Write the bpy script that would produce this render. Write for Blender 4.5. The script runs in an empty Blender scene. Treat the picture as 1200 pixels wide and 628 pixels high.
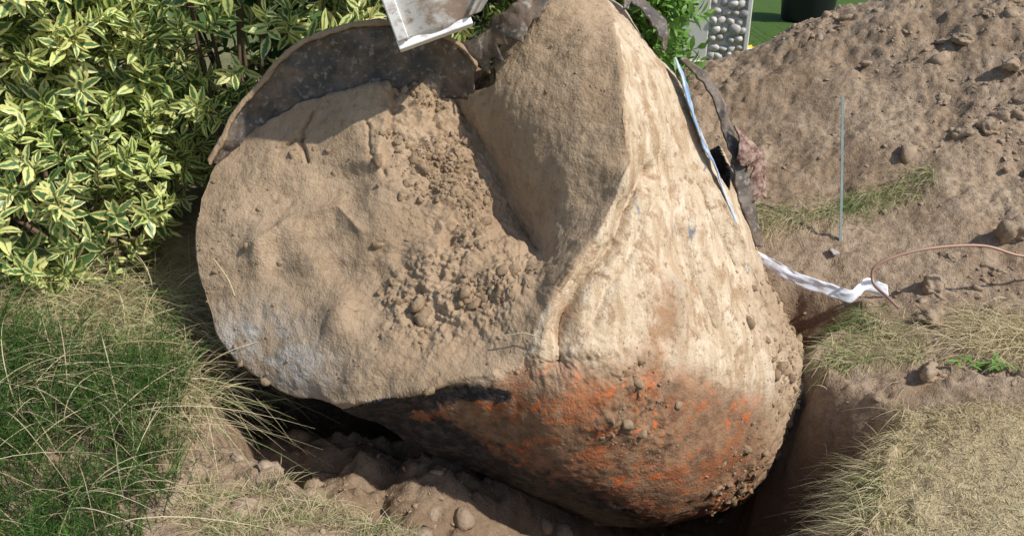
import bpy, math, numpy as np
from mathutils import Vector, Matrix
rng=np.random.default_rng(7)
scene=bpy.context.scene
scene.view_settings.view_transform='Standard'
scene.view_settings.look='None'
scene.view_settings.exposure=0

# ---------------------------------------------------------------- noise
def _h(i,j,k,s):
    n=(i*73856093)^(j*19349663)^(k*83492791)^(s*2654435)
    n=n&0xffffffff
    n=((n^(n>>13))*1274126177)&0xffffffff
    n=((n^(n>>15))*668265263)&0xffffffff
    n=n^(n>>16)
    return (n&0xffff)/32767.5-1.0
def vn(P,s=0):
    P=np.asarray(P,float); I=np.floor(P).astype(np.int64); f=P-I; f=f*f*(3-2*f)
    i,j,k=I[...,0],I[...,1],I[...,2]; a,b,c=f[...,0],f[...,1],f[...,2]
    def L(u,v,t): return u+(v-u)*t
    x00=L(_h(i,j,k,s),_h(i+1,j,k,s),a); x10=L(_h(i,j+1,k,s),_h(i+1,j+1,k,s),a)
    x01=L(_h(i,j,k+1,s),_h(i+1,j,k+1,s),a); x11=L(_h(i,j+1,k+1,s),_h(i+1,j+1,k+1,s),a)
    return L(L(x00,x10,b),L(x01,x11,b),c)
RM=np.array([[.36,.48,-.8],[-.8,.6,0],[.48,.64,.6]])
def fbm(P,o=4,s=0,g=.5):
    P=np.asarray(P,float)@RM; r=0; a=1; t=0
    for q in range(o):
        r=r+a*vn(P,s+q*17); t+=a; a*=g; P=(P@RM)*2.03+3.7
    return r/t
def billow(P,o=3,s=0,g=.5):
    P=np.asarray(P,float)@RM; r=0; a=1; t=0
    for q in range(o):
        r=r+a*np.minimum(np.abs(vn(P,s+q*13))*1.8,1); t+=a; a*=g; P=(P@RM)*2.03+1.3
    return r/t
def ss(x,a,b):
    t=np.clip((x-a)/(b-a),0,1); return t*t*(3-2*t)
def pdist(X,Y,pl,closed=False):
    pl=list(pl)
    if closed: pl=pl+[pl[0]]
    D=np.full(X.shape,1e9)
    for (x0,y0),(x1,y1) in zip(pl[:-1],pl[1:]):
        dx,dy=x1-x0,y1-y0
        t=np.clip(((X-x0)*dx+(Y-y0)*dy)/(dx*dx+dy*dy+1e-12),0,1)
        D=np.minimum(D,np.hypot(X-x0-t*dx,Y-y0-t*dy))
    return D
def inside(X,Y,pl):
    r=np.zeros(X.shape,bool); n=len(pl)
    for a in range(n):
        x0,y0=pl[a]; x1,y1=pl[(a+1)%n]
        if y0==y1: continue
        c=((y0>Y)!=(y1>Y))&(X<(x1-x0)*(Y-y0)/(y1-y0)+x0)
        r^=c
    return r

# ---------------------------------------------------------------- mesh helpers
def mk(name,V,F,mat,attrs=None,parent=None,smooth=True):
    V=np.asarray(V,np.float32).reshape(-1,3); F=np.asarray(F,np.int32)
    me=bpy.data.meshes.new(name); k=F.shape[1]
    me.vertices.add(len(V)); me.vertices.foreach_set('co',V.ravel())
    me.loops.add(F.size); me.loops.foreach_set('vertex_index',F.ravel())
    me.polygons.add(len(F)); me.polygons.foreach_set('loop_start',np.arange(0,F.size,k,dtype=np.int32))
    me.update(calc_edges=True)
    me.polygons.foreach_set('use_smooth',np.full(len(F),smooth))
    if attrs:
        for n,a in attrs.items():
            at=me.attributes.new(n,'FLOAT','POINT'); at.data.foreach_set('value',np.asarray(a,np.float32).ravel())
    me.materials.append(mat); me.validate(); me.update()
    o=bpy.data.objects.new(name,me); scene.collection.objects.link(o)
    if parent: o.parent=parent
    return o
def empty(name,loc=(0,0,0)):
    e=bpy.data.objects.new(name,None); e.location=loc; scene.collection.objects.link(e); return e
def gridF(nu,nv,wrap=False):
    a=np.arange(nu-1 if not wrap else nu); b=np.arange(nv-1)
    A,B=np.meshgrid(a,b,indexing='ij'); A2=(A+1)%nu
    return np.stack([A*nv+B,A2*nv+B,A2*nv+B+1,A*nv+B+1],-1).reshape(-1,4)
def tube(pts,r,n=8):
    pts=np.array(pts,float); m=len(pts); r=np.broadcast_to(np.asarray(r,float),(m,))
    T=np.gradient(pts,axis=0); T/=np.linalg.norm(T,axis=1)[:,None]+1e-9
    up=np.array([0.13,.21,.97]); A=np.cross(T,up); A/=np.linalg.norm(A,axis=1)[:,None]+1e-9; B=np.cross(T,A)
    th=np.linspace(0,2*np.pi,n,endpoint=False)
    V=pts[:,None]+r[:,None,None]*(np.cos(th)[None,:,None]*A[:,None]+np.sin(th)[None,:,None]*B[:,None])
    F=gridF(n,m,True).reshape(-1,4)
    V=V.transpose(1,0,2).reshape(-1,3)
    return V,F
def smoothpath(p,n):
    p=np.array(p,float); q=np.vstack([2*p[0]-p[1],p,2*p[-1]-p[-2]]); out=[]
    m=len(p)-1
    for u in np.linspace(0,m-1e-6,n):
        i=int(u); t=u-i; a,b,c,d=q[i],q[i+1],q[i+2],q[i+3]
        out.append(.5*((2*b)+(-a+c)*t+(2*a-5*b+4*c-d)*t*t+(-a+3*b-3*c+d)*t**3))
    return np.array(out)
def join(parts):
    Vs=[];Fs=[];o=0
    for V,F in parts:
        Vs.append(V);Fs.append(F+o);o+=len(V)
    return np.vstack(Vs),np.vstack(Fs)
def norm(v): return v/(np.linalg.norm(v,axis=-1,keepdims=True)+1e-9)

# ---------------------------------------------------------------- material helpers
def newmat(name,rough=.9,spec=.2):
    m=bpy.data.materials.new(name); m.use_nodes=True; nt=m.node_tree
    b=nt.nodes['Principled BSDF']; b.inputs['Roughness'].default_value=rough
    b.inputs['Specular IOR Level'].default_value=spec
    return m,nt,b
def N(nt,t,ins=None,**pr):
    n=nt.nodes.new(t)
    for k,v in pr.items(): setattr(n,k,v)
    if ins:
        for k,v in ins.items():
            if isinstance(v,bpy.types.NodeSocket): nt.links.new(v,n.inputs[k])
            else: n.inputs[k].default_value=v
    return n
def co(nt): return N(nt,'ShaderNodeTexCoord').outputs['Object']
def noise(nt,c,sc,det=4,ro=.55,dist=0.):
    return N(nt,'ShaderNodeTexNoise',{'Vector':c,'Scale':sc,'Detail':min(det,5),'Roughness':ro,'Distortion':dist}).outputs[0]
def mr(nt,v,a,b,c=0.,d=1.):
    return N(nt,'ShaderNodeMapRange',{0:v,1:a,2:b,3:c,4:d}).outputs[0]
def mix(nt,f,a,b):
    def c4(x): return x if isinstance(x,bpy.types.NodeSocket) else (*x,1)
    return N(nt,'ShaderNodeMix',{0:f,6:c4(a),7:c4(b)},data_type='RGBA').outputs[2]
def ma(nt,op,a,b=0.):
    return N(nt,'ShaderNodeMath',{0:a,1:b},operation=op).outputs[0]
def at(nt,n): return N(nt,'ShaderNodeAttribute',attribute_name=n).outputs['Fac']
def bump(nt,b,h,st,dist):
    n=N(nt,'ShaderNodeBump',{'Strength':st,'Distance':dist,'Height':h}); nt.links.new(n.outputs[0],b.inputs['Normal'])
def L(nt,s,b,k='Base Color'): nt.links.new(s,b.inputs[k])

# soil (ground)
M_soil,nt,b=newmat('soil_and_turf',.95,.1); c=co(nt)
n1=noise(nt,c,2.2,4); n2=noise(nt,c,38,5,.7); n3=noise(nt,c,9,4)
s=mix(nt,mr(nt,n1,.35,.65),(.32,.228,.15),(.43,.325,.225)); s=mix(nt,mr(nt,n2,.33,.58),(.225,.155,.10),s)
s=mix(nt,mr(nt,n3,.52,.72,0,.6),s,(.49,.38,.275))
s=mix(nt,at(nt,'pit_shade'),s,(.18,.115,.068))
tf=mix(nt,mr(nt,n2,.35,.65),(.36,.28,.16),(.54,.44,.26)); s=mix(nt,at(nt,'lawn'),s,tf)
gf=mix(nt,mr(nt,n2,.35,.65),(.05,.09,.02),(.10,.17,.04)); s=mix(nt,at(nt,'green'),s,gf)
L(nt,s,b); bump(nt,b,ma(nt,'ADD',n2,ma(nt,'MULTIPLY',noise(nt,c,150,3),.5)),.9,.016)
def clodmat(name,a,b_,m_):
    M,nt,b=newmat(name,.95,.1); c=co(nt)
    n2=noise(nt,c,30,5,.65)
    s=mix(nt,mr(nt,n2,.35,.65),a,b_); s=mix(nt,at(nt,'rnd'),s,m_); L(nt,s,b)
    bump(nt,b,noise(nt,c,90,4,.7),.9,.010); return M
M_clod=clodmat('dry_soil_clods',(.29,.21,.14),(.45,.345,.245),(.36,.265,.18))
M_tclod=clodmat('caked_soil_clods',(.24,.165,.10),(.39,.28,.18),(.32,.225,.14))
# tank
M_tank,nt,b=newmat('earth_caked_rusty_steel',.85,.25); c=co(nt)
n1=noise(nt,c,3,4,.6,.3); n2=noise(nt,c,26,5,.72); n3=noise(nt,c,8,5,.72,.4); n4=noise(nt,c,120,3,.6)
st=N(nt,'ShaderNodeMapping',{'Vector':c,'Rotation':(0,.45,0),'Scale':(9,9,2.6)}).outputs[0]
n5=noise(nt,st,2.2,5,.75,.5)
s=mix(nt,mr(nt,n1,.35,.65),(.325,.228,.142),(.415,.30,.195)); s=mix(nt,mr(nt,n2,.33,.50),(.26,.175,.105),s)
s=mix(nt,mr(nt,n3,.55,.68,0,.5),s,(.27,.18,.108))
pale=mix(nt,mr(nt,n5,.38,.64),(.42,.30,.185),(.66,.545,.40)); pale=mix(nt,mr(nt,n3,.54,.62,0,.8),pale,(.34,.215,.12)); pale=mix(nt,mr(nt,n2,.36,.46,0,1),(.32,.21,.125),pale)
s=mix(nt,at(nt,'pale'),s,pale)
grey=mix(nt,mr(nt,n3,.4,.6),(.34,.30,.25),(.45,.40,.34)); s=mix(nt,ma(nt,'MULTIPLY',at(nt,'grey'),mr(nt,n3,.35,.55)),s,grey)
rust=mix(nt,mr(nt,n3,.4,.62),(.12,.062,.036),(.28,.15,.08)); rust=mix(nt,mr(nt,n2,.42,.6,0,.6),rust,(.31,.195,.11))
rust=mix(nt,mr(nt,noise(nt,c,5,5,.85,.3),.50,.60,0,.85),rust,(.34,.11,.04))
rust=mix(nt,mr(nt,noise(nt,c,13,5,.8,.3),.56,.62,0,.9),rust,(.55,.13,.03))
rf=ma(nt,'MULTIPLY',at(nt,'rust'),mr(nt,n3,.26,.38)); s=mix(nt,rf,s,rust)
tf=mr(nt,ma(nt,'ADD',at(nt,'tar_and_shade'),ma(nt,'MULTIPLY',ma(nt,'SUBTRACT',n3,.5),2.4)),.44,.68)
tar_and_shade=mix(nt,mr(nt,n2,.45,.65),(.012,.013,.016),(.085,.07,.06)); s=mix(nt,tf,s,tar_and_shade)  # tar black; the slit's painted shade uses it too
mf=mr(nt,ma(nt,'ADD',at(nt,'metal'),ma(nt,'MULTIPLY',ma(nt,'SUBTRACT',n5,.5),2.4)),.54,.70)
met=mix(nt,mr(nt,n2,.4,.6),(.14,.145,.155),(.28,.27,.26)); s=mix(nt,mf,s,met)
s=mix(nt,mr(nt,n4,.60,.72,0,.35),s,(.16,.10,.06))
L(nt,s,b); L(nt,mr(nt,tf,0,1,.9,.5),b,'Roughness')
bump(nt,b,ma(nt,'ADD',n2,ma(nt,'MULTIPLY',n4,.7)),.62,.012)
M_sheet,nt,b=newmat('torn_rusty_sheet',.55,.4); c=co(nt); n=noise(nt,c,9,5,.7,.3); n2=noise(nt,c,50,4)
s=mix(nt,mr(nt,n,.4,.62),(.055,.048,.042),(.17,.12,.085)); s=mix(nt,mr(nt,n2,.56,.68),s,(.24,.21,.18)); L(nt,s,b); bump(nt,b,n2,.6,.006)
M_blue,nt,b=newmat('scraped_blue_grey_steel',.45,.5); c=co(nt); n=noise(nt,c,9,5,.7)
s=mix(nt,mr(nt,n,.45,.6),(.66,.70,.74),(.20,.36,.58)); s=mix(nt,mr(nt,noise(nt,c,30,5),.56,.66),s,(.28,.18,.11)); L(nt,s,b)
M_rf,nt,b=newmat('flaking_red_rust',.9,.2); c=co(nt); n=noise(nt,c,35,5,.7)
L(nt,mix(nt,mr(nt,n,.4,.6),(.15,.075,.055),(.40,.29,.23)),b); bump(nt,b,n,.8,.01)
M_bkt,nt,b=newmat('muddy_white_paint',.5,.4); c=co(nt); n=noise(nt,c,7,5,.7,.4); n2=noise(nt,c,60,4)
s=mix(nt,mr(nt,n,.48,.62),(.55,.54,.52),(.28,.205,.155)); s=mix(nt,mr(nt,n2,.58,.7),s,(.3,.22,.16)); L(nt,s,b); bump(nt,b,n,.4,.006)
M_bkt2,nt,b=newmat('bare_white_edge',.4,.5); c=co(nt); n=noise(nt,c,18,5,.7)
L(nt,mix(nt,mr(nt,n,.55,.7),(.82,.82,.82),(.42,.34,.27)),b)
def leafmat(name,edge,cen,thr,trans=.3):
    m,nt,b=newmat(name,.42,.45); c=co(nt)
    lu=ma(nt,'ABSOLUTE',at(nt,'lu')); r=at(nt,'rnd')
    v=ma(nt,'ADD',lu,ma(nt,'MULTIPLY',ma(nt,'SUBTRACT',noise(nt,c,70,2),.5),.9))
    v=ma(nt,'ADD',v,ma(nt,'MULTIPLY',ma(nt,'SUBTRACT',r,.5),.5))
    v=ma(nt,'ADD',v,ma(nt,'MULTIPLY',at(nt,'inner'),-.2))
    gcol=mix(nt,r,cen,tuple(q*1.9 for q in cen))
    ecol=mix(nt,mr(nt,noise(nt,c,3,2),.35,.65),edge,(edge[0]*.8,edge[1]*.95,edge[2]*.7))
    col=mix(nt,mr(nt,v,thr-.07,thr+.07),gcol,ecol)
    L(nt,col,b); tr=N(nt,'ShaderNodeBsdfTranslucent',{'Color':col})
    mx=N(nt,'ShaderNodeMixShader',{0:trans,1:b.outputs[0],2:tr.outputs[0]})
    nt.links.new(mx.outputs[0],nt.nodes['Material Output'].inputs[0]); return m
M_leaf=leafmat('variegated_leaf',(.80,.74,.31),(.08,.15,.05),.40)
M_gleaf=leafmat('plain_green_leaf',(.22,.34,.07),(.12,.24,.05),.6)
M_hleaf=leafmat('hedge_leaf',(.10,.15,.04),(.045,.09,.025),.6,.2)
M_bark,nt,b=newmat('shrub_bark'); c=co(nt); L(nt,mix(nt,noise(nt,c,40,3),(.10,.065,.04),(.2,.15,.1)),b)
def blademat(name,cols,trans=.25):
    m,nt,b=newmat(name,.6,.2); r=at(nt,'rnd')
    cr=N(nt,'ShaderNodeValToRGB',{0:r}); el=cr.color_ramp.elements
    while len(el)<len(cols): el.new(.5)
    for i,(p,cc) in enumerate(cols): el[i].position=p; el[i].color=(*cc,1)
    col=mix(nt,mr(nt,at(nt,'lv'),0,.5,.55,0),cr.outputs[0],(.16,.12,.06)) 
    L(nt,col,b); tr=N(nt,'ShaderNodeBsdfTranslucent',{'Color':col})
    mx=N(nt,'ShaderNodeMixShader',{0:trans,1:b.outputs[0],2:tr.outputs[0]})
    nt.links.new(mx.outputs[0],nt.nodes['Material Output'].inputs[0]); return m
straw=(.66,.56,.34); straw2=(.52,.42,.24); gr1=(.10,.19,.04); gr2=(.22,.31,.09)
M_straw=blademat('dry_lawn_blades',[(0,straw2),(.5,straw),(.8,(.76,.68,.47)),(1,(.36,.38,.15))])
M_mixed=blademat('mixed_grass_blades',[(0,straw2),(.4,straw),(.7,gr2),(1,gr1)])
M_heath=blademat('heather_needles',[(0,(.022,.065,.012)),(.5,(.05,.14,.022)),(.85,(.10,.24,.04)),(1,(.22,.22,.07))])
M_cop,nt,b=newmat('copper',.5,.5); b.inputs['Metallic'].default_value=.2
c=co(nt); L(nt,mix(nt,noise(nt,c,30,4),(.28,.16,.11),(.42,.26,.19)),b)
M_zinc,nt,b=newmat('grey_strip',.5,.5); c=co(nt); L(nt,mix(nt,noise(nt,c,30,4),(.10,.14,.14),(.25,.30,.29)),b)
M_pl,nt,b=newmat('white_polythene',.35,.5); c=co(nt); L(nt,mix(nt,mr(nt,noise(nt,c,22,5),.5,.7),(.80,.82,.85),(.5,.45,.4)),b)
M_conc,nt,b=newmat('cream_render',.85,.2); c=co(nt); L(nt,mix(nt,noise(nt,c,12,5),(.70,.66,.58),(.82,.79,.72)),b); bump(nt,b,noise(nt,c,80,4),.4,.005)
M_peb,nt,b=newmat('beach_pebbles',.5,.4); r=at(nt,'rnd'); c=co(nt)
cc=mix(nt,r,(.40,.38,.35),(.85,.80,.72)); L(nt,mix(nt,mr(nt,noise(nt,c,25,5),.5,.8),cc,(.50,.42,.34)),b)
M_blk,nt,b=newmat('black_plastic',.4,.4); b.inputs['Base Color'].default_value=(.015,.016,.02,1)
M_yel,nt,b=newmat('yellow_plastic',.4,.4); b.inputs['Base Color'].default_value=(.75,.5,.03,1)
M_stone,nt,b=newmat('grey_stone',.8,.3); c=co(nt); L(nt,mix(nt,noise(nt,c,20,5),(.3,.27,.24),(.45,.42,.38)),b)

# ---------------------------------------------------------------- terrain
PIT=[(-.27,1.80),(-.02,1.62),(.45,1.42),(.86,1.5),(.98,1.84),(1.12,2.1),(1.33,2.36),(1.14,2.62),(1.12,2.8),(1.34,2.98),(1.5,3.2),(1.3,3.42),(.6,3.6),(-.5,3.6),(-1.1,3.2),(-1.12,2.6),(-.98,2.25),(-.70,2.02)]
def mound(x,y):
    cz=np.interp(x,[0.1,.6,1.1,1.5,1.9,2.4,3.2,4.5,6.5],[0,.16,.46,.60,.76,1.02,1.38,1.3,0])
    y0=np.interp(x,[.8,1.4,2.2,3.2,5],[3.45,3.38,2.95,2.7,3.2]); yc=5.2
    t=np.clip((y-y0)/(yc-y0),0,1); up=t**1.15*(1-.12*t*t)/.88*1.0
    dn=1-ss(y,yc+.1,yc+1.6)
    return cz*np.where(y<yc,up,dn)
def H(x,y,detail=True):
    x=np.asarray(x,float); y=np.asarray(y,float)
    P=np.stack([x,y,np.zeros_like(x)],-1)
    w=.06*fbm(P*3.1,3,5)+.03*fbm(P*9,3,8)
    d=pdist(x,y,PIT,True); ins=inside(x,y,PIT); sd=np.where(ins,d,-d)+w
    far=ss(np.hypot(x,y-3),6,9)
    z=.03*fbm(P*1.3,3,1)*(1-far)
    z=z+mound(x,y)
    wr=np.where(x>.75,.28,.20)
    dep=.36+.80*ss(x-.55*(y-1.9),-.40,.60)
    dep=np.maximum(dep,.90*ss(y,2.5,2.85))
    pit=-dep*ss(sd,-.02,wr)
    blk=billow(P*np.array([4,4,1.]),3,31,.45)
    pit=pit+.17*(blk-.35)*ss(sd,.02,.14)*(1-.5*ss(sd,.5,.8))
    z=z+pit
    z=z-.05*np.exp(-np.abs(sd+.05)/.12)
    z=z+.10*ss(-x,1.0,1.8)*(1-far)+.04*ss(x,1.1,1.6)*(1-ss(y,2.3,2.7))
    if detail:
        mm=ss(mound(x,y),.02,.2)
        rough=np.maximum(mm,ss(sd,-.25,-.02))*(1-far)
        lawn=lawnm(x,y)
        rough=np.maximum(rough,.7*(1-lawn)*(1-far))
        rc=ss(fbm(P*1.4,2,88)+.35*ss(x,1.6,2.3),-.2,.45)
        z=z+rough*(.050*fbm(P*4.2,4,3,.6)+(.006+.034*rc)*(billow(P*13,4,4,.65)-.4)+.012*fbm(P*42,2,6))
        z=z+mm*.10*fbm(P*2.0,3,41)*(1-far)
        z=z+(1-far)*.010*fbm(P*18,3,44)
    return z
def lawnm(x,y):
    P=np.stack([x,y,np.zeros_like(x)],-1); w=.12*fbm(P*5,3,77)
    a=ss(x+w,.95,1.05)*(1-ss(y+w,2.30,2.42))
    bb=(1-ss(y+w,1.2,1.3)); return np.clip(np.maximum(a,bb),0,1)
xs=np.concatenate([-np.geomspace(250,3.4,26),np.arange(-3.3,-1.4,.03),np.arange(-1.4,3.0,.0110),np.arange(3.0,4.2,.04),np.geomspace(4.3,250,26)])
ys=np.concatenate([-np.geomspace(250,.5,22),np.arange(0,1.2,.06),np.arange(1.2,4.3,.0110),np.arange(4.3,6.0,.018),np.arange(6.0,8,.08),np.geomspace(8.1,300,26)])
X,Y=np.meshgrid(xs,ys,indexing='ij'); Z=H(X,Y)
d=pdist(X,Y,PIT,True); ins=inside(X,Y,PIT)
pit_shade=np.where(ins,ss(d,.0,.16),0)*(.45+.45*ss(X,-.2,.6))  # soil colour darkened inside the pit, standing in for its shade
green=np.maximum(ss(Y,6.4,6.9),ss(np.hypot(X,Y-3),7,9)); green=np.maximum(green,ss(-X,1.3,1.7)*.6); green=green*np.where((X<.6)&(Y<9),.55,1)
mk('ground',np.stack([X,Y,Z],-1),gridF(len(xs),len(ys)),M_soil,{'pit_shade':pit_shade,'lawn':lawnm(X,Y),'green':green})

# ---------------------------------------------------------------- clods
def ico(sub):
    import bmesh
    bm=bmesh.new(); bmesh.ops.create_icosphere(bm,subdivisions=sub,radius=1)
    V=np.array([v.co[:] for v in bm.verts]); F=np.array([[v.index for v in f.verts] for f in bm.faces]); bm.free(); return V,F
def clods(name,P,S,mat,parent=None,sub=3,squash=.7,ang=True,smooth=True):
    V0,F0=ico(sub); T=[]
    for k in range(14):
        if ang:
            pn=norm(rng.normal(size=(9,3))); of=rng.uniform(.45,1.0,9)
            dt=V0@pn.T; rr=np.where(dt>.15,of/np.maximum(dt,.15),1.35); r=np.minimum(rr.min(1),1.35)
            r=r*(1+.34*fbm(V0*2.1+k*9.1,2,k)+.26*fbm(V0*5+k,2,k+9))
        else: r=1+.18*fbm(V0*1.3+k*9.1,2,k)
        T.append(V0*r[:,None])
    T=np.array(T); n=len(P); k=rng.integers(0,14,n); V=T[k]
    q=rng.normal(size=(n,4)); q/=np.linalg.norm(q,axis=1)[:,None]; w,x,y,z=q.T
    R=np.stack([1-2*(y*y+z*z),2*(x*y-z*w),2*(x*z+y*w),2*(x*y+z*w),1-2*(x*x+z*z),2*(y*z-x*w),2*(x*z-y*w),2*(y*z+x*w),1-2*(x*x+y*y)],-1).reshape(n,3,3)
    st=rng.uniform(.6,1.3,(n,1,3)); V=np.einsum('nij,nvj->nvi',R,V*st)*S[:,None,None]; V[...,2]*=squash
    V=V+P[:,None]; F=F0[None]+(np.arange(n)*len(V0))[:,None,None]
    return mk(name,V,F.reshape(-1,3),mat,{'rnd':np.repeat(rng.random(n)*.7,len(V0))},parent,smooth)
def scatter(n,x0,x1,y0,y1,f):
    x=rng.uniform(x0,x1,n*4); y=rng.uniform(y0,y1,n*4); p=f(x,y); k=rng.random(n*4)<p
    return x[k][:n],y[k][:n]
def cl_d(x,y):
    P=np.stack([x,y,0*x],-1)
    m=ss(mound(x,y),.0,.1)*(.08+.92*ss(x+.25*(y-3.5),1.7,2.5)); m=np.maximum(m,.5*(x>1.1)*(y>2.45)*(y<3.4))
    m=m*(.12+.88*ss(fbm(P*2.2,2,90),-.1,.3))
    ins=inside(x,y,PIT); m=np.where(ins,.3,m)
    return np.maximum(m,.3*((x<-.2)&(x>-1.1)&(y<2.2)))
x,y=scatter(6200,-1.2,3.4,1.5,6,cl_d); S=.0042*(1-rng.random(len(x)))**(-.58); S=np.minimum(S,.05)
clods('soil_clods',np.stack([x,y,H(x,y)-S*.1],-1),S,M_clod,sub=2)
bx=np.array([1.83,1.95,2.05,1.76,2.15,1.9,2.25,2.35,2.1,1.65,2.3,2.5,2.6,2.4,1.72,2.2,1.5,2.0,2.45,2.7,2.55,2.75]); by=np.array([2.85,3.0,3.25,3.2,3.4,3.35,3.0,3.5,2.7,2.98,4.0,4.3,3.9,4.6,2.62,4.3,2.6,2.55,3.75,4.2,4.7,4.8])
S=rng.uniform(.04,.085,len(bx)); clods('soil_lumps',np.stack([bx,by,H(bx,by)-S*.05],-1),S,M_clod,sub=4)

# ---------------------------------------------------------------- TANK
OUT=np.array([(-.93,.60,.10),(-.796,.746,.12),(-.671,.817,.12),(-.53,.846,.12),(-.31,.843,.10),(-.12,.738,.0),(-.03,.794,-.05),(.044,.867,-.10),(.102,.954,-.10),(.236,1.015,-.05),(.39,.957,.0),(.495,.822,.0),(.61,.698,.05),(.70,.601,.10),(.805,.438,.15),(.89,.285,.2),(.935,.125,.2),(.985,-.035,.2),(1.085,-.215,.25),(1.15,-.377,.25),(1.12,-.572,.25),(.99,-.765,.2),(.83,-.89,.15),(.62,-.955,.10),(.427,-.96,.05),(.24,-.90,.0),(.059,-.815,-.05),(-.116,-.71,-.10),(-.285,-.61,-.15),(-.448,-.51,-.2),(-.558,-.425,-.28),(-.723,-.406,-.22),(-.884,-.331,-.15),(-1.0,-.22,-.10),(-1.068,-.077,-.05),(-1.10,.07,-.02),(-1.10,.254,.02),(-1.045,.411,.07),(-.985,.524,.10)])
INN=np.array([(-.894,.34,-.02),(-.72,.04,-.12),(-.861,-.132,-.13),(-.54,-.232,-.30),(-.475,-.372,-.36),(-.59,.336,-.05),(-.755,.556,.02),(-.51,.612,0),(-.305,.622,.05),(-.181,.556,.02),(-.35,.391,-.08),(-.146,.333,-.06),(-.029,.213,-.09),(.056,.067,-.20),(-.278,.095,-.22),(-.082,.011,-.28),(-.4125,-.0715,-.25),(-.183,-.225,-.38),(0,-.22,-.44),(-.26,-.328,-.40),
(-.029,.588,-.14),(.114,.721,-.18),(.111,.456,-.26),(.278,.762,-.22),(.27,.524,-.32),(.13,.259,-.28),(.239,.25,-.34),(.348,.433,-.36),(.337,.70,-.24),(.354,.272,-.38),(.26,.114,-.40),(.166,-.015,-.44),(.101,-.167,-.47),(.1,-.29,-.5),
(.515,.526,-.14),(.435,.31,-.28),(.426,.09,-.34),(.662,.184,-.12),(.815,.042,.02),(.544,-.044,-.28),(.305,-.117,-.46),(.818,-.251,-.08),(.603,-.29,-.26),(.357,-.347,-.45),(.15,-.415,-.5),(-.103,-.402,-.42),(-.213,-.468,-.34),(0,-.575,-.34),(.266,-.628,-.34),(.55,-.5665,-.25),(.82,-.545,-.07),(.696,-.713,-.10),(.392,-.773,-.2),(.1375,-.704,-.25)])
C=np.vstack([OUT,INN]); n_=len(C)
def phi(r): return np.where(r>1e-9,r*r*np.log(r+1e-12),0)
K=phi(np.hypot(C[:,0][:,None]-C[:,0],C[:,1][:,None]-C[:,1]))+np.eye(n_)*2e-4
A=np.zeros((n_+3,n_+3)); A[:n_,:n_]=K; A[:n_,n_]=1; A[:n_,n_+1]=C[:,0]; A[:n_,n_+2]=C[:,1]; A[n_:,:n_]=A[:n_,n_:].T
W=np.linalg.solve(A,np.concatenate([C[:,2],[0,0,0]]))
def depth(x,z):
    r=W[n_]+W[n_+1]*x+W[n_+2]*z
    for i in range(n_): r=r+W[i]*phi(np.hypot(x-C[i,0],z-C[i,1]))
    return r
VF=[(-.20,.60),(-.13,.46),(-.07,.36),(0,.21),(.09,.06)]
RD=[(.33,.78),(.345,.6),(.35,.433),(.36,.33),(.31,.2),(.26,.10),(.145,-.04),(.09,-.22)]
CR=[(.42,.32),(.355,.19),(.30,.07),(.20,-.05),(.145,-.14),(.135,-.27)]
CR2=[(.46,.22),(.38,.08),(.28,-.06),(.24,-.16)]
PE=[(-.56,-.42),(-.40,-.40),(-.2,-.335),(-.05,-.31)]
SLIT=[(.585,.76),(.68,.72),(.76,.58),(.79,.47),(.81,.36),(.78,.28),(.73,.34),(.672,.44),(.625,.56),(.60,.66)]
BAND=[(-1.1,.40),(-.9,.50),(-.765,.59),(-.6,.615),(-.39,.62),(-.24,.64),(-.105,.62)]
def features(x,z):
    P=np.stack([x,0*x,z],-1)
    wx=x+.016*fbm(P*9,4,3); wz=z+.016*fbm(P*9+5,4,4)
    r=.085*np.exp(-pdist(wx,wz,VF)/.04)
    r-=.040*np.exp(-(pdist(wx,wz,RD)/.035)**1.2)
    r+=.060*np.exp(-(pdist(wx,wz,CR)/.024)**1.2)
    r+=.022*np.exp(-(pdist(wx,wz,CR2)/.018)**1.2)
    r-=.055*np.exp(-pdist(wx,wz,PE)/.05)
    r+=.34*np.where(inside(x,z,SLIT),ss(pdist(x,z,SLIT,True),0,.008),0)
    bz=np.interp(wx,[p[0] for p in BAND],[p[1] for p in BAND]); r+=.15*ss(wz-bz,0,.03)*(wx<-.06)
    r+=.040*np.exp(-pdist(wx,wz,[(.50,.36),(.56,.05),(.66,-.2)])/.05)
    r+=.035*np.exp(-pdist(wx,wz,[(.62,.28),(.78,.0)])/.025)
    r-=.030*np.exp(-pdist(wx,wz,[(.72,.26),(.84,.04),(.93,-.18)])/.025)
    return r
NA,NR=920,270
op=smoothpath(np.vstack([OUT,OUT[:1]]),NA+1)[:-1]
op[:,:2]*=(1+.010*fbm(np.stack([op[:,0]*7,op[:,1]*7,0*op[:,0]],-1),4,12))[:,None]
cx,cz=.02,-.02
s=np.sin(np.linspace(.004,1,NR)*np.pi/2)**1.0; s=s*.55+np.linspace(.004,1,NR)*.45
PX=cx+(op[:,0][:,None]-cx)*s; PZ=cz+(op[:,1][:,None]-cz)*s
PY=depth(PX,PZ)+features(PX,PZ)
roll=np.clip(ss(op[:,0],-.3,.2),0,1)[:,None]
PY=PY+roll*.16*(1-np.sqrt(1-np.clip((s-.86)/.14,0,1)**2*.98))
nb=44; t=np.linspace(0,1,nb+1)[1:]
bs=np.where(t<.8,1-.06*t,.952*np.sqrt(np.clip(1-((t-.8)/.2)**2,0,1))+.001); by_=.85*t
BX=cx+(op[:,0][:,None]-cx)*bs; BZ=cz+(op[:,1][:,None]-cz)*bs
BY=PY[:,-1:]*(1-.5*t)+.5*t*.1+by_
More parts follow.
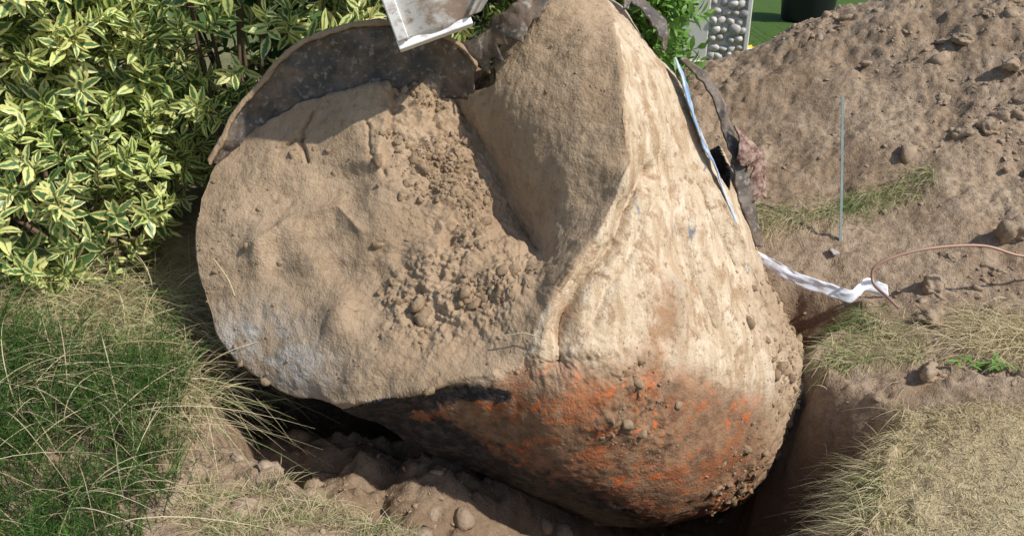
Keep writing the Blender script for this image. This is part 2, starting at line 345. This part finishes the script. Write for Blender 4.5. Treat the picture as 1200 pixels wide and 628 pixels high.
GX=np.hstack([PX,BX]);GY=np.hstack([PY,BY]);GZ=np.hstack([PZ,BZ]); G=np.stack([GX,GY,GZ],-1)
du=np.roll(G,-1,0)-np.roll(G,1,0); dv=np.gradient(G,axis=1); NN=norm(np.cross(du,dv)); 
if NN[:, NR//2,1].mean()>0: NN=-NN
x,z=GX,GZ; front=np.hstack([np.ones_like(PX),np.zeros_like(BX)])
def g(x0,z0,rx,rz): return np.exp(-((x-x0)/rx)**2-((z-z0)/rz)**2)
P3=G; wq=.05*fbm(P3*6,3,71)
m1=np.exp(-(pdist(x+wq,z-wq,[(-.33,.58),(-.24,.34),(-.13,.1),(-.26,-.10),(-.06,-.02)])/.14)**2)*front
m2=np.exp(-(pdist(x,z,[(.97,-.08),(1.06,-.33),(1.04,-.57),(.82,-.80)])/.12)**2)
m3=np.exp(-(pdist(x+wq,z+wq,[(.1,-.28),(.38,-.3),(.47,-.55),(.3,-.42)])/.07)**2)*front
plate=(np.where(inside(x+.3*wq,z+.3*wq,[(-1.3,.8),(-.1,.8),(.1,1.1),(.33,1.0),(.35,.433),(.36,.33),(.26,.1),(.12,-.1),(.02,-.30),(-.4,-.4),(-.56,-.45),(-1.3,-.5)]),1.,0.))*front
lump=.045*g(-.54,-.17,.06,.075)+.03*g(-.74,.11,.06,.05)+.03*g(-.66,.02,.10,.05)+.03*g(-.86,.05,.05,.08)+.035*g(-.42,.25,.09,.13)+.03*g(-.2,.2,.07,.06)-.03*g(-.58,.0,.06,.04)+.025*np.exp(-pdist(x,z,[(-.86,.08),(-.75,.17),(-.58,.2),(-.5,.12)])/.03)*front
wc=.016*fbm(P3*22,3,72)
crack=.022*np.exp(-(pdist(x+wc,z-wc,[(-.72,.56),(-.745,.46),(-.72,.38)])/.007)**2)+.018*np.exp(-(pdist(x+wc,z-wc,[(-.82,.42),(-.735,.46)])/.007)**2)+.012*np.exp(-(pdist(x+wc,z+wc,[(-.5,.5),(-.47,.38),(-.42,.30)])/.006)**2)
ledge=.035*ss(-.42-x+.6*wq,0,.02)*ss(x,-.75,-.45)*ss(z,.30,.36)*front
h=.018*fbm(P3*3.3,3,50)+lump-crack*front+ledge
h+=.005*fbm(P3*12,4,51,.6)+.002*fbm(P3*50,2,52)+plate*(.003*(billow(P3*18,3,55,.6)-.4)+.020*fbm(P3*5,4,73,.5))
h+=m1*(.050*(billow(P3*8,4,53,.6)-.25)+.045*fbm(P3*13,4,74,.7)+.014*(billow(P3*34,2,54)-.3))+m2*(.030*fbm(P3*9,4,56,.65)+.018*(billow(P3*26,3,57)-.3))+m3*(.030*fbm(P3*16,4,58,.7)+.012)
h+=(1-plate)*front*(.003*(billow(P3*13,3,75,.6)-.4)+.012*fbm(P3*np.array([9,9,3.]),3,79))
h-=np.where(inside(x,z,SLIT),1,0)*front*h
G2=G+NN*h[...,None]
wn=.10*fbm(P3*5,4,60)
bl=np.interp(x,[-.6,-.2,.2,.6,1.],[-.40,-.32,-.25,-.31,-.50])
below=ss(bl-(z+wn*1.0),-.06,.10)*(1-plate)
under=pdist(x,z,[(-.50,-.48),(-.12,-.67),(.06,-.77),(.35,-.90)])
rustm=np.clip(below*(1-ss(x+wn,.80,.97)),0,1)*.97+ (1-front)*.8+.5*g(.5,-.12,.07,.13)
tar_shade_m=np.clip(1.2-under/.17,0,1)*1.1+.85*np.clip(1.25-pdist(x,z,[(-.50,-.43),(-.38,-.42),(-.24,-.39),(-.12,-.37),(-.02,-.38)])/.05,0,1)+.5*ss(-z,.80,.94)
tar_shade_m=tar_shade_m*(1-.9*ss(x,.35,.6)*(z>-.85)*1.)*(1-.85*plate)
tar_shade_m+=np.where(inside(x,z,SLIT),2.5,0)*front  # slit interior painted black: shade of the opening put into the colour
palem=np.clip((1-plate)*(1-below)*front*(1-m2),0,1)
greym=np.clip(g(-.86,-.26,.17,.12)*1.2+g(-.7,-.33,.15,.07),0,1)
metal=.5*g(.40,.20,.04,.08)+.58*g(.56,.12,.08,.05)+.35*g(.53,-.05,.06,.05)+.45*g(.66,.3,.06,.15)*(~inside(x,z,SLIT))+.4*g(.38,.82,.06,.12)+.50*np.exp(-pdist(x,z,[(-1.06,.40),(-.93,.58),(-.79,.73)])/.02)
bz=np.interp(x,[p[0] for p in BAND],[p[1] for p in BAND]); bandm=ss(z-bz,0,.03)*(x<-.08)
rustm=np.maximum(rustm,bandm*.7); metal+=bandm*.40*front; tar_shade_m+=.40*bandm*front  # rim band: rust and metal, mixed darker towards the same black
Vt=G2.reshape(-1,3)
tank=empty('crushed_oil_tank',(0,2.719,.332)); tank.rotation_euler=(math.radians(-25),0,0)
ncol=NR+nb
mk('crushed_shell',Vt,gridF(NA,ncol,True)[:,::-1],M_tank,{'rust':rustm,'tar_and_shade':tar_shade_m,'pale':palem,'grey':greym,'metal':metal},tank)
pm=(m1**1.5*1.0+m2*.35+m3*.25+plate*.02)*front*(~inside(x,z,SLIT)); pm=pm.ravel()*np.hypot(x-cx,z-cz).ravel()*ss(fbm(P3*7,2,76),-.15,.25).ravel()
nc=2300; idx=rng.choice(len(Vt),nc,p=pm/pm.sum()); S=np.minimum(.0027*(1-rng.random(nc))**(-.54),.021)
clods('caked_soil_clods',Vt[idx]-NN.reshape(-1,3)[idx]*(S*.15)[:,None],S,M_tclod,tank,sub=2,squash=1)
def strip(path,off,name,mat,n=80,m=6,amp=.008,th=.006,seed=0,rag=0.):
    p=smoothpath(path,n); q=smoothpath(off,n); u=np.linspace(0,1,m)
    q=q+(q-p)*rag*fbm(p*28,3,seed+7)[:,None]
    V=p[:,None]*(1-u)[None,:,None]+q[:,None]*u[None,:,None]
    V=V+amp*np.stack([fbm(V*12,3,seed),fbm(V*12,3,seed+1),fbm(V*12,3,seed+2)],-1)
    o=mk(name,V.reshape(-1,3),gridF(n,m),mat,None,tank)
    md=o.modifiers.new('thick','SOLIDIFY'); md.thickness=th; return o
def sy(x,z): return float(depth(np.array([x]),np.array([z]))[0])
def S3(pts,offs): return [(a,sy(a,b)-o_,b) for (a,b),o_ in zip(pts,offs)]
# inner wall of the shell standing up above the crushed dish (upper left), down to the packed soil
rimp=[(-1.07,.38),(-1.035,.455),(-.985,.54),(-.93,.615),(-.80,.755),(-.67,.83),(-.53,.86),(-.40,.865),(-.30,.85),(-.20,.79),(-.12,.71)]
inner=[(-1.055,.37),(-1.00,.43),(-.945,.475),(-.88,.52),(-.77,.585),(-.63,.605),(-.50,.60),(-.39,.60),(-.30,.60),(-.21,.61),(-.13,.60)]
yo=[.03,.03,.03,.03,.02,.01,0,-.01,-.02,-.03,-.03]; yi=[.06,.07,.08,.09,.09,.09,.08,.08,.08,.06,.03]
strip([(a,y_,b) for (a,b),y_ in zip(rimp,yo)],[(a,y_,b) for (a,b),y_ in zip(inner,yi)],'shell_inner_wall',M_sheet,170,14,.020,.008,0,.0)
strip([(a,y_-.012,b-.004) for (a,b),y_ in zip(rimp,yo)],[(a*.99,y_-.016,b-.022) for (a,b),y_ in zip(rimp,yo)],'rim_edge',M_tank,170,4,.010,.012,0,.5)
strip(S3([(.572,.735),(.588,.65),(.61,.55),(.657,.42),(.715,.325),(.765,.21),(.815,.08),(.835,-.02)],[.045,.06,.07,.06,.05,.04,.02,.0]),S3([(.60,.735),(.620,.65),(.636,.55),(.678,.42),(.73,.325),(.775,.21),(.82,.08),(.838,-.02)],[.01,.02,.03,.03,.03,.02,.01,0]),'torn_blue_edge',M_blue,100,6,.010,.006,9,.5)
strip(S3([(.625,.765),(.72,.70),(.79,.58),(.83,.47),(.865,.35),(.905,.2),(.93,.08)],[.02,.03,.04,.05,.05,.04,.0]),S3([(.61,.75),(.685,.685),(.755,.565),(.785,.465),(.805,.35),(.85,.2),(.905,.08)],[0,.0,.0,.0,.0,-.01,-.02]),'torn_outer_sheet',M_sheet,90,8,.014,.007,14,.3)
strip(S3([(.81,.50),(.85,.475),(.90,.44),(.94,.36),(.93,.27)],[.06,.09,.10,.09,.06]),S3([(.81,.43),(.83,.40),(.85,.36),(.88,.31),(.89,.26)],[.05,.07,.06,.05,.04]),'rust_flake',M_rf,60,14,.05,.008,21,.8)
strip(S3([(.36,.98),(.43,.96),(.51,.87),(.55,.78)],[.05,.08,.07,.04]),S3([(.38,.90),(.43,.88),(.48,.82),(.52,.75)],[.03,.05,.05,.03]),'rust_flake',M_sheet,50,12,.03,.007,33,.6)
strip(S3([(-.18,.77),(-.08,.83),(.03,.90),(.13,1.0)],[.06,.07,.06,.05]),S3([(-.10,.69),(-.02,.74),(.06,.83),(.17,.95)],[.04,.04,.03,.03]),'torn_top_flap',M_sheet,60,14,.03,.006,38,.6)
pr=[]
for a in ([(-.99,-.17,.03),(-.96,-.19,.0),(-.93,-.20,-.04),(-.91,-.20,-.09)],[(-.02,-.49,-.2),(.03,-.51,-.19),(.08,-.53,-.2)]):
    pr.append(tube(smoothpath(a,14),.0022,5))
V,F=join(pr); mk('roots',V,F,M_straw,{'rnd':np.full(len(V),.4),'lv':np.ones(len(V))},tank)

# ---------------------------------------------------------------- excavator bucket
bk=empty('excavator_bucket',(-.356,2.746,1.10))
e1=Vector((.93,.18,.30)).normalized(); e3=Vector((-.60,.30,.74)); e3=(e3-e3.dot(e1)*e1).normalized(); e2=e3.cross(e1)
R=Matrix((e1,e2,e3)).transposed().to_4x4(); bk.rotation_euler=R.to_euler()
def boxm(name,lo,hi,mat,parent,bev=.004,flare=0):
    lo=np.array(lo);hi=np.array(hi)
    V=np.array([[ (lo,hi)[i][0],(lo,hi)[j][1],(lo,hi)[k][2]] for i in (0,1) for j in (0,1) for k in (0,1)])
    F=np.array([[0,1,3,2],[4,6,7,5],[0,4,5,1],[2,3,7,6],[0,2,6,4],[1,5,7,3]])
    o=mk(name,V,F,mat,None,parent,False); m=o.modifiers.new('b','BEVEL'); m.width=bev; m.segments=2; return o
Wd=.235; FL=1.1
u=np.linspace(0,1,30)
prof=np.stack([-.02-.12*np.sin(u*np.pi),.0+.5*u],-1)
uu=np.linspace(0,1,24); V=np.array([[.02+a*(Wd-.02+FL*p[1]),p[0]+.02+.006*math.sin(a*9+p[1]*20),p[1]] for p in prof for a in uu])
o=mk('curved_floor',V,gridF(30,24),M_bkt,None,bk); md=o.modifiers.new('t','SOLIDIFY'); md.thickness=.012
for nm,x0,x1,fl in (('side_plate_1',-.004,.034,0),('side_plate_2',Wd-.006,Wd+.006,FL)):
    k=len(u); ring=[(p[0]-.012,p[1]) for p in prof]+[(.30,.50),(.32,.3),(.16,.05)]
    V=[];m_=len(ring)
    for xa in (x0,x1):
        for p in ring: V.append((xa+fl*p[1],p[0],p[1]))
    me=bpy.data.meshes.new(nm); me.from_pydata(V,[],[list(range(m_))[::-1],list(range(m_,2*m_))]+[[i,(i+1)%m_,m_+(i+1)%m_,m_+i] for i in range(m_)])
    me.materials.append(M_bkt2 if fl==0 else M_bkt); oo=bpy.data.objects.new(nm,me); oo.parent=bk; scene.collection.objects.link(oo)
    md=oo.modifiers.new('b','BEVEL'); md.width=.003
boxm('cutting_edge',(-.006,-.012,-.02),(Wd+.006,.03,.014),M_bkt2,bk)
boxm('arm_bracket',(.16,-.0,.5),(.36,.2,.9),M_bkt2,bk)

# ---------------------------------------------------------------- leaves
def leaf_instances(name,P,D,U,Ln,Wi,mat,parent,inner,curl=.25):
    v=np.array([0,.22,.5,.78,1.]); wv=np.array([.08,.72,1.,.66,.04]); lu=np.array([-1,0,1.])
    n=len(P); D=norm(D); Sd=norm(np.cross(D,U)); Up=np.cross(Sd,D)
    cu=curl*rng.uniform(-.3,1.6,n)
    a=v[None,:,None]*np.ones((1,1,3)); w=(wv[:,None]*lu)[None]
    fold=rng.uniform(.1,.5,n)
    V=P[:,None,None]+D[:,None,None]*(a*Ln[:,None,None])[...,None]+Sd[:,None,None]*(w*Wi[:,None,None]*.5)[...,None]
    up=(np.abs(w)*fold[:,None,None]*Wi[:,None,None]*.5-(a**2)*cu[:,None,None]*Ln[:,None,None])
    V=V+Up[:,None,None]*up[...,None]
    F=gridF(5,3)[None]+(np.arange(n)*15)[:,None,None]
    A={'lu':np.tile(np.tile(lu,5),n)+0,'rnd':np.repeat(rng.random(n),15),'inner':np.repeat(inner,15)}
    return mk(name,V.reshape(-1,3),F.reshape(-1,4),mat,A,parent)
def bush(name,ells,nsh,mat,leafL,leafW,nl=(9,14),stem=.13,innerfrac=.3,seed=1):
    root=empty(name,(0,0,0)); Ps=[];Ns=[];In=[]
    vol=np.array([e[3]*e[4]*e[5] for e in ells])**(2/3); cnt=(nsh*vol/vol.sum()).astype(int)
    for e,m in zip(ells,cnt):
        c0=np.array(e[:3]); r=np.array(e[3:]); d=norm(rng.normal(size=(m*3,3)))
        keep=(d[:,1]<.35)|(rng.random(m*3)<.25); d=d[keep][:m]; m=len(d)
        inn=(rng.random(m)<innerfrac); k=np.where(inn,rng.uniform(.6,.85,m),rng.uniform(.88,1.08,m))
        k*=1+.16*fbm(d*2.3+c0,2,seed)
        p=c0+d*r*k[:,None]; Ps.append(p);Ns.append(norm(d/r));In.append(inn.astype(float))
    P=np.vstack(Ps);Nn=np.vstack(Ns);I=np.concatenate(In)
    ok=np.ones(len(P),bool)
    for e in ells:
        q=(P-np.array(e[:3]))/np.array(e[3:]); ok&=(np.linalg.norm(q,axis=1)>.58)
    ok&=(P[:,2]>H(P[:,0],P[:,1],False)+.03); P=P[ok];Nn=Nn[ok];I=I[ok]
    ax=norm(Nn+np.array([0,-.1,.75])+.45*rng.normal(size=Nn.shape)); n=len(P)
    LP=[];LD=[];LU=[];LL=[];LI=[]; stems=[]
    for i in range(n):
        a=ax[i]; s1=norm(np.cross(a,[.3,.2,.9])); s2=np.cross(a,s1); k=rng.integers(*nl); ph=rng.uniform(0,6.28); sl=stem*rng.uniform(.7,1.3)
        for j in range(k):
            t=(j/(k-1)); th=ph+j*2.4; tilt=math.radians(85-55*t+rng.uniform(-14,14))
            rad=math.cos(th)*s1+math.sin(th)*s2
            LP.append(P[i]+a*sl*(t-.6)); LD.append(a*math.cos(tilt)+rad*math.sin(tilt)); LU.append(a+.3*rng.normal(size=3))
            LL.append(leafL*(1.08-.4*t**3)*rng.uniform(.72,1.15)); LI.append(I[i])
        if i%2==0: 
            b0=P[i]-a*sl*1.6-Nn[i]*.08; stems.append(tube(np.array([b0,P[i]-a*sl*.6,P[i]+a*sl*.38]),[.0035,.0028,.0015],4))
    LL=np.array(LL); leaf_instances('foliage',np.array(LP),np.array(LD),np.array(LU),LL,LL*leafW*rng.uniform(.85,1.15,len(LL)),mat,root,np.array(LI))
    for e in ells:
        c0=np.array(e[:3]); base=np.array([c0[0],c0[1]+.1,0.]); base[2]=H(base[:1],base[1:2],False)[0]
        for _ in range(9):
            d=norm(rng.normal(size=3)+[0,0,.8]); tip=c0+d*np.array(e[3:])*.85; b2=base+rng.normal(size=3)*[.12,.1,0]
            mid=(b2+tip)/2+rng.normal(size=3)*.07; stems.append(tube(smoothpath([b2,mid,tip],10),np.linspace(.014,.004,10),5))
    V,F=join(stems); mk('branches',V,F,M_bark,None,root); return root
bush('variegated_euonymus_bush',[(-2.25,3.75,.95,.95,.75,.95),(-1.25,3.95,1.15,.75,.62,.85),(-2.0,3.15,.42,.62,.42,.42),(-.35,4.3,1.35,.85,.5,.65),(-3.1,3.7,.9,.8,.8,1.0),(-2.1,3.4,1.35,.7,.6,.55)],2300,M_leaf,.088,.42)
bush('leafy_green_shrub',[(.45,4.9,1.1,.55,.4,.6),(.78,4.8,.80,.21,.25,.54)],380,M_gleaf,.085,.36)
bush('background_hedge',[(-3.6,5.3,.9,1.3,.6,1.1),(-1.9,5.2,.8,1.1,.5,1.0),(-.7,5.2,.7,.9,.5,.9),(.2,5.5,.6,.8,.4,.8)],900,M_hleaf,.12,.5)

# ---------------------------------------------------------------- blades
def blades(name,B,Ln,Dr,Wi,bend,mat,rnd,parent=None,seg=5):
    n=len(B); t=np.linspace(0,1,seg+1); D=norm(Dr); side=norm(np.cross(D,rng.normal(size=(n,3))))
    lat=norm(D*[1,1,0]+rng.normal(size=(n,3))*[.3,.3,0])
    c=B[:,None]+D[:,None]*(t[None,:,None]*Ln[:,None,None])
    c=c+lat[:,None]*(t**2)[None,:,None]*(bend*Ln*.5)[:,None,None]; c[...,2]-=(t**2.2)[None]*(bend*Ln*.65)[:,None]
    w=(Wi[:,None]*(1-t**1.7)[None]*.5+.0002)[...,None]
    V=np.stack([c-side[:,None]*w,c+side[:,None]*w],2)
    F=gridF(seg+1,2)[None]+(np.arange(n)*(seg+1)*2)[:,None,None]
    return mk(name,V.reshape(-1,3),F.reshape(-1,4),mat,{'rnd':np.repeat(rnd,(seg+1)*2),'lv':np.tile(np.repeat(t,2),n)},parent)
def place(x,y,dz=0.): return np.stack([x,y,H(x,y)+dz],-1)
def patchy(x,y,f,s,a,b): return ss(fbm(np.stack([x*f,y*f,0*x],-1),3,s),a,b)
x,y=scatter(40000,.85,2.6,1.35,2.62,lambda x,y:lawnm(x,y)*(~inside(x,y,PIT))*(.2+.8*patchy(x,y,6,7,-.15,.2)))
n=len(x); patch=fbm(np.stack([x*2.5,y*2.5,0*x],-1),2,21)
D=rng.normal(size=(n,3))*[.75,.75,.2]+[0,0,.75]; D[:,2]=np.abs(D[:,2])+.1
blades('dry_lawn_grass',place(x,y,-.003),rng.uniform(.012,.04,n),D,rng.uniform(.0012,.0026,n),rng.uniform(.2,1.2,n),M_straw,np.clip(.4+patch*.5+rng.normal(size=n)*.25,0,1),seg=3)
def edgef(x,y):
    d=pdist(x,y,PIT,True); return np.exp(-(d/.09)**2)*((x>.8)&(y<3.1))*patchy(x,y,7,63,-.1,.15)
x1,y1=scatter(5200,.75,1.6,1.5,3.1,edgef)
x2,y2=scatter(2600,1.12,1.62,2.68,3.15,lambda x,y:patchy(x,y,5,61,.05,.2)*(~inside(x,y,PIT)))
x3,y3=scatter(2200,1.15,2.0,3.65,4.0,lambda x,y:np.exp(-((y-3.78-.1*(x-1.5))/.07)**2)*patchy(x,y,7,5,-.3,.0))
x4,y4=scatter(4200,.74,1.15,1.5,2.25,lambda x,y:np.exp(-((x-np.interp(y,[1.5,1.84,2.1,2.3],[.82,.93,1.05,1.2]))/.09)**2)*patchy(x,y,6,64,-.2,.05))
x=np.concatenate([x1,x2,x3,x4]);y=np.concatenate([y1,y2,y3,y4]); n=len(x)
D=rng.normal(size=(n,3))*[.6,.6,.25]+[-.3,-.25,.5]
Lb=rng.uniform(.03,.11,n); Lb[-len(x4):]*=1.25
rr_=np.clip(.34+.5*fbm(np.stack([x*4,y*4,0*x],-1),2,33)+rng.normal(size=n)*.2+.2*(y>2.6),0,1)
blades('turf_tufts',place(x,y,-.005),Lb,D,rng.uniform(.0013,.0028,n),rng.uniform(.5,1.6,n),M_mixed,rr_,seg=4)
x,y=scatter(3000,-.95,-.1,1.45,2.0,lambda x,y:patchy(x,y,7,9,-.05,.3)*(~inside(x,y,PIT)))
n=len(x); blades('sparse_bank_grass',place(x,y),rng.uniform(.03,.09,n),rng.normal(size=(n,3))*[.5,.5,.1]+[0,0,.7],rng.uniform(.0012,.0022,n),rng.uniform(.3,1.4,n),M_mixed,np.clip(.45+rng.normal(size=n)*.2,0,1),seg=4)
x=rng.normal(1.90,.10,2600);y=rng.normal(2.80,.08,2600); n=2600
blades('dry_grass_clump',place(x,y),rng.uniform(.09,.22,n),rng.normal(size=(n,3))*[.5,.5,.1]+[-.5,-.1,.6],rng.uniform(.0015,.003,n),rng.uniform(.5,1.6,n),M_straw,np.clip(.35+rng.normal(size=n)*.2,0,1),seg=5)
x,y=scatter(4800,-2.5,-1.02,2.1,3.15,lambda x,y:np.where(y>2.35,1.,.3)*(.25+.75*patchy(x,y,4,68,-.2,.2)))
n=len(x); D=rng.normal(size=(n,3))*[.38,.38,.1]+[.15,-.2,.8]
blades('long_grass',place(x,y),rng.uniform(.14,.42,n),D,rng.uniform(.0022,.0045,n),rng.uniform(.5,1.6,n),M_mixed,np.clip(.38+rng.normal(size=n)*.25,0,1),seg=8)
x,y=scatter(200,-1.9,-1.05,1.6,2.4,lambda x,y:x*0+1.); n=len(x)
blades('dry_grass_stalks',place(x,y,.08),rng.uniform(.22,.45,n),rng.normal(size=(n,3))*[.5,.4,.1]+[.3,-.1,.65],rng.uniform(.002,.0032,n),rng.uniform(.6,1.5,n),M_straw,np.clip(.4+rng.normal(size=n)*.2,0,1),seg=8)
x,y=scatter(4200,-2.1,-.80,1.25,2.6,lambda x,y:ss(-x-np.interp(y,[1.3,2,2.6],[.83,.92,1.15])+.12*fbm(np.stack([x*5,y*5,0*x],-1),3,81),0,.06)*(.35+.65*patchy(x,y,5,16,-.35,0))); n=len(x)
P=place(x,y); cl=fbm(np.stack([x*5.5,y*5.5,0*x],-1),3,15); hl=np.clip(.18+.26*cl+rng.uniform(-.05,.07,n),.05,.4)
D=norm(rng.normal(size=(n,3))*[.34,.34,.05]+[.08,-.12,1]); nn=36
t=rng.uniform(.12,1,(n,nn)); B=P[:,None]+D[:,None]*(t*hl[:,None])[...,None]; B=B+np.stack([.03*np.sin(P[:,0]*90),.03*np.cos(P[:,1]*80),0*hl],-1)[:,None]*(t**2)[...,None]
ND=norm(D[:,None]*.9+rng.normal(size=(n,nn,3))*.55)
r=np.repeat(np.clip(.38+cl*.6+rng.normal(size=n)*.2,0,1),nn)+rng.normal(size=n*nn)*.06+.35*(t.ravel()-.6)
hb=empty('heather_shrub')
blades('needles',B.reshape(-1,3),rng.uniform(.010,.024,n*nn),ND.reshape(-1,3),rng.uniform(.0014,.0024,n*nn),np.full(n*nn,.2),M_heath,np.clip(r,0,1),hb,seg=1)
blades('stems',P,hl,D,np.full(n,.003),np.full(n,.1),M_heath,np.full(n,.2),hb,seg=4)

# ---------------------------------------------------------------- small objects
V,F=tube(smoothpath([(2.5,3.05,.30),(2.25,3.1,.22),(2.04,3.10,.206),(1.87,3.12,.243),(1.63,3.11,.23),(1.46,3.09,.176),(1.44,3.06,.11),(1.47,2.98,.085),(1.5,2.93,.06)],90),.006,10); mk('copper_pipe',V,F,M_cop)
p=smoothpath([(1.492,3.53,-.02),(1.488,3.62,.25),(1.482,3.70,.48),(1.470,3.76,.69)],20); V=[]
for q in p:
    for dx,dy in ((-.006,0),(.006,.002),(.006,.006),(-.006,.004)): V.append(q+[dx,dy,0])
V=np.array(V).reshape(20,4,3).transpose(1,0,2).reshape(-1,3); mk('metal_stake',V,gridF(4,20,True),M_zinc,None,None,False)
p=smoothpath([(1.0,3.42,.13),(1.085,3.35,.10),(1.2,3.27,.06),(1.32,3.2,.04),(1.40,3.16,.03),(1.47,3.2,.065),(1.56,3.18,.04)],90); u=np.linspace(0,1,10)
V=p[:,None]+u[None,:,None]*np.array([.0,-.02,-.05])+.009*np.stack([fbm(p[:,None]*20+u[None,:,None]*2,2,k) for k in (1,2,3)],-1)
o=mk('plastic_sheet',V.reshape(-1,3),gridF(90,10),M_pl); md=o.modifiers.new('t','SOLIDIFY'); md.thickness=.002
pp=empty('pebbled_planter',(1.73,7.5,0)); pp.rotation_euler=(0,0,math.radians(-14))
boxm('body',(-.30,0,0),(.30,.6,1.15),M_conc,pp,.015); boxm('plinth',(-.36,-.06,0),(.36,.66,.10),M_conc,pp,.015)
for nm,a,b_ in (('frame_1',-.30,-.04),('frame_2',.26,.30)): boxm(nm,(a,-.035,.10),(b_,-.003,1.15),M_conc,pp,.008)
P=[];
for i in range(4):
    for j in range(14): P.append((.0+.075*i+(.018 if j%2 else -.012)+rng.uniform(-.01,.01),-.005,.14+.074*j+rng.uniform(-.01,.01)))
clods('pebbles',np.array(P),rng.uniform(.034,.052,len(P)),M_peb,pp,sub=2,squash=.9,ang=False)
th=np.linspace(0,2*np.pi,40,endpoint=False); pr=[(.0,0),(.27,0),(.29,.03),(.33,.5),(.335,.52),(.36,.53),(.365,.58),(.34,.59),(.32,.57),(.30,.3),(0,.28)]
V=np.array([[r_*math.cos(a),r_*math.sin(a),z_] for a in th for r_,z_ in pr]); o=mk('black_tub',V,gridF(40,len(pr),True),M_blk); o.location=(3.45,10.3,0)
sc=empty('yellow_hand_scoop',(2.30,8.2,.05)); sc.rotation_euler=(0,0,.5)
V,F=tube([(0,0,.02),(.06,0,.03),(.14,0,.03)],[.012,.016,.014],8); mk('handle',V,F,M_yel,None,sc)
a=np.linspace(-1,1,9); uu=np.linspace(0,1,8); V=np.array([[-u_*.18,a_*.05*(1-.3*u_**3),.04*a_*a_] for u_ in uu for a_ in a]); o=mk('blade',V,gridF(8,9),M_yel,None,sc); md=o.modifiers.new('t','SOLIDIFY'); md.thickness=.006
P=np.array([[1.60,2.80,0],[1.45,3.5,0]]); P[:,2]=H(P[:,0],P[:,1])+.012
clods('stone',P,np.array([.015,.022]),M_stone,sub=3)
n=22; a=rng.uniform(0,6.28,n); B=np.stack([rng.normal(1.68,.06,n),rng.normal(2.6,.02,n),np.zeros(n)],-1); B[:,2]=H(B[:,0],B[:,1])+.02
leaf_instances('weed_plant',B,np.stack([np.cos(a),np.sin(a),.3+0*a],-1),np.tile([0,0,1.],(n,1)),rng.uniform(.03,.07,n),rng.uniform(.012,.02,n),M_gleaf,None,np.zeros(n))

# ---------------------------------------------------------------- light, camera
ts=Vector((.60,-.32,.74)).normalized()
sl=bpy.data.lights.new('sun','SUN'); sl.energy=4.5; sl.angle=math.radians(1.0); sl.color=(1,.965,.90)
so=bpy.data.objects.new('sun',sl); so.rotation_euler=(-ts).to_track_quat('-Z','Y').to_euler(); scene.collection.objects.link(so)
w=bpy.data.worlds.new('World'); scene.world=w; w.use_nodes=True; nt=w.node_tree
sk=nt.nodes.new('ShaderNodeTexSky'); sk.sky_type='NISHITA'; sk.sun_disc=False; sk.sun_elevation=math.asin(ts.z); sk.sun_rotation=math.atan2(ts.x,ts.y)
bg=nt.nodes['Background']; nt.links.new(sk.outputs[0],bg.inputs[0]); bg.inputs[1].default_value=.15
cam=bpy.data.cameras.new('camera'); cam.lens=30; cam.sensor_width=36; cam.clip_end=800; cam.clip_start=.05
oc=bpy.data.objects.new('camera',cam); oc.location=(0,0,1.6); oc.rotation_euler=(math.radians(65),0,0); scene.collection.objects.link(oc); scene.camera=oc
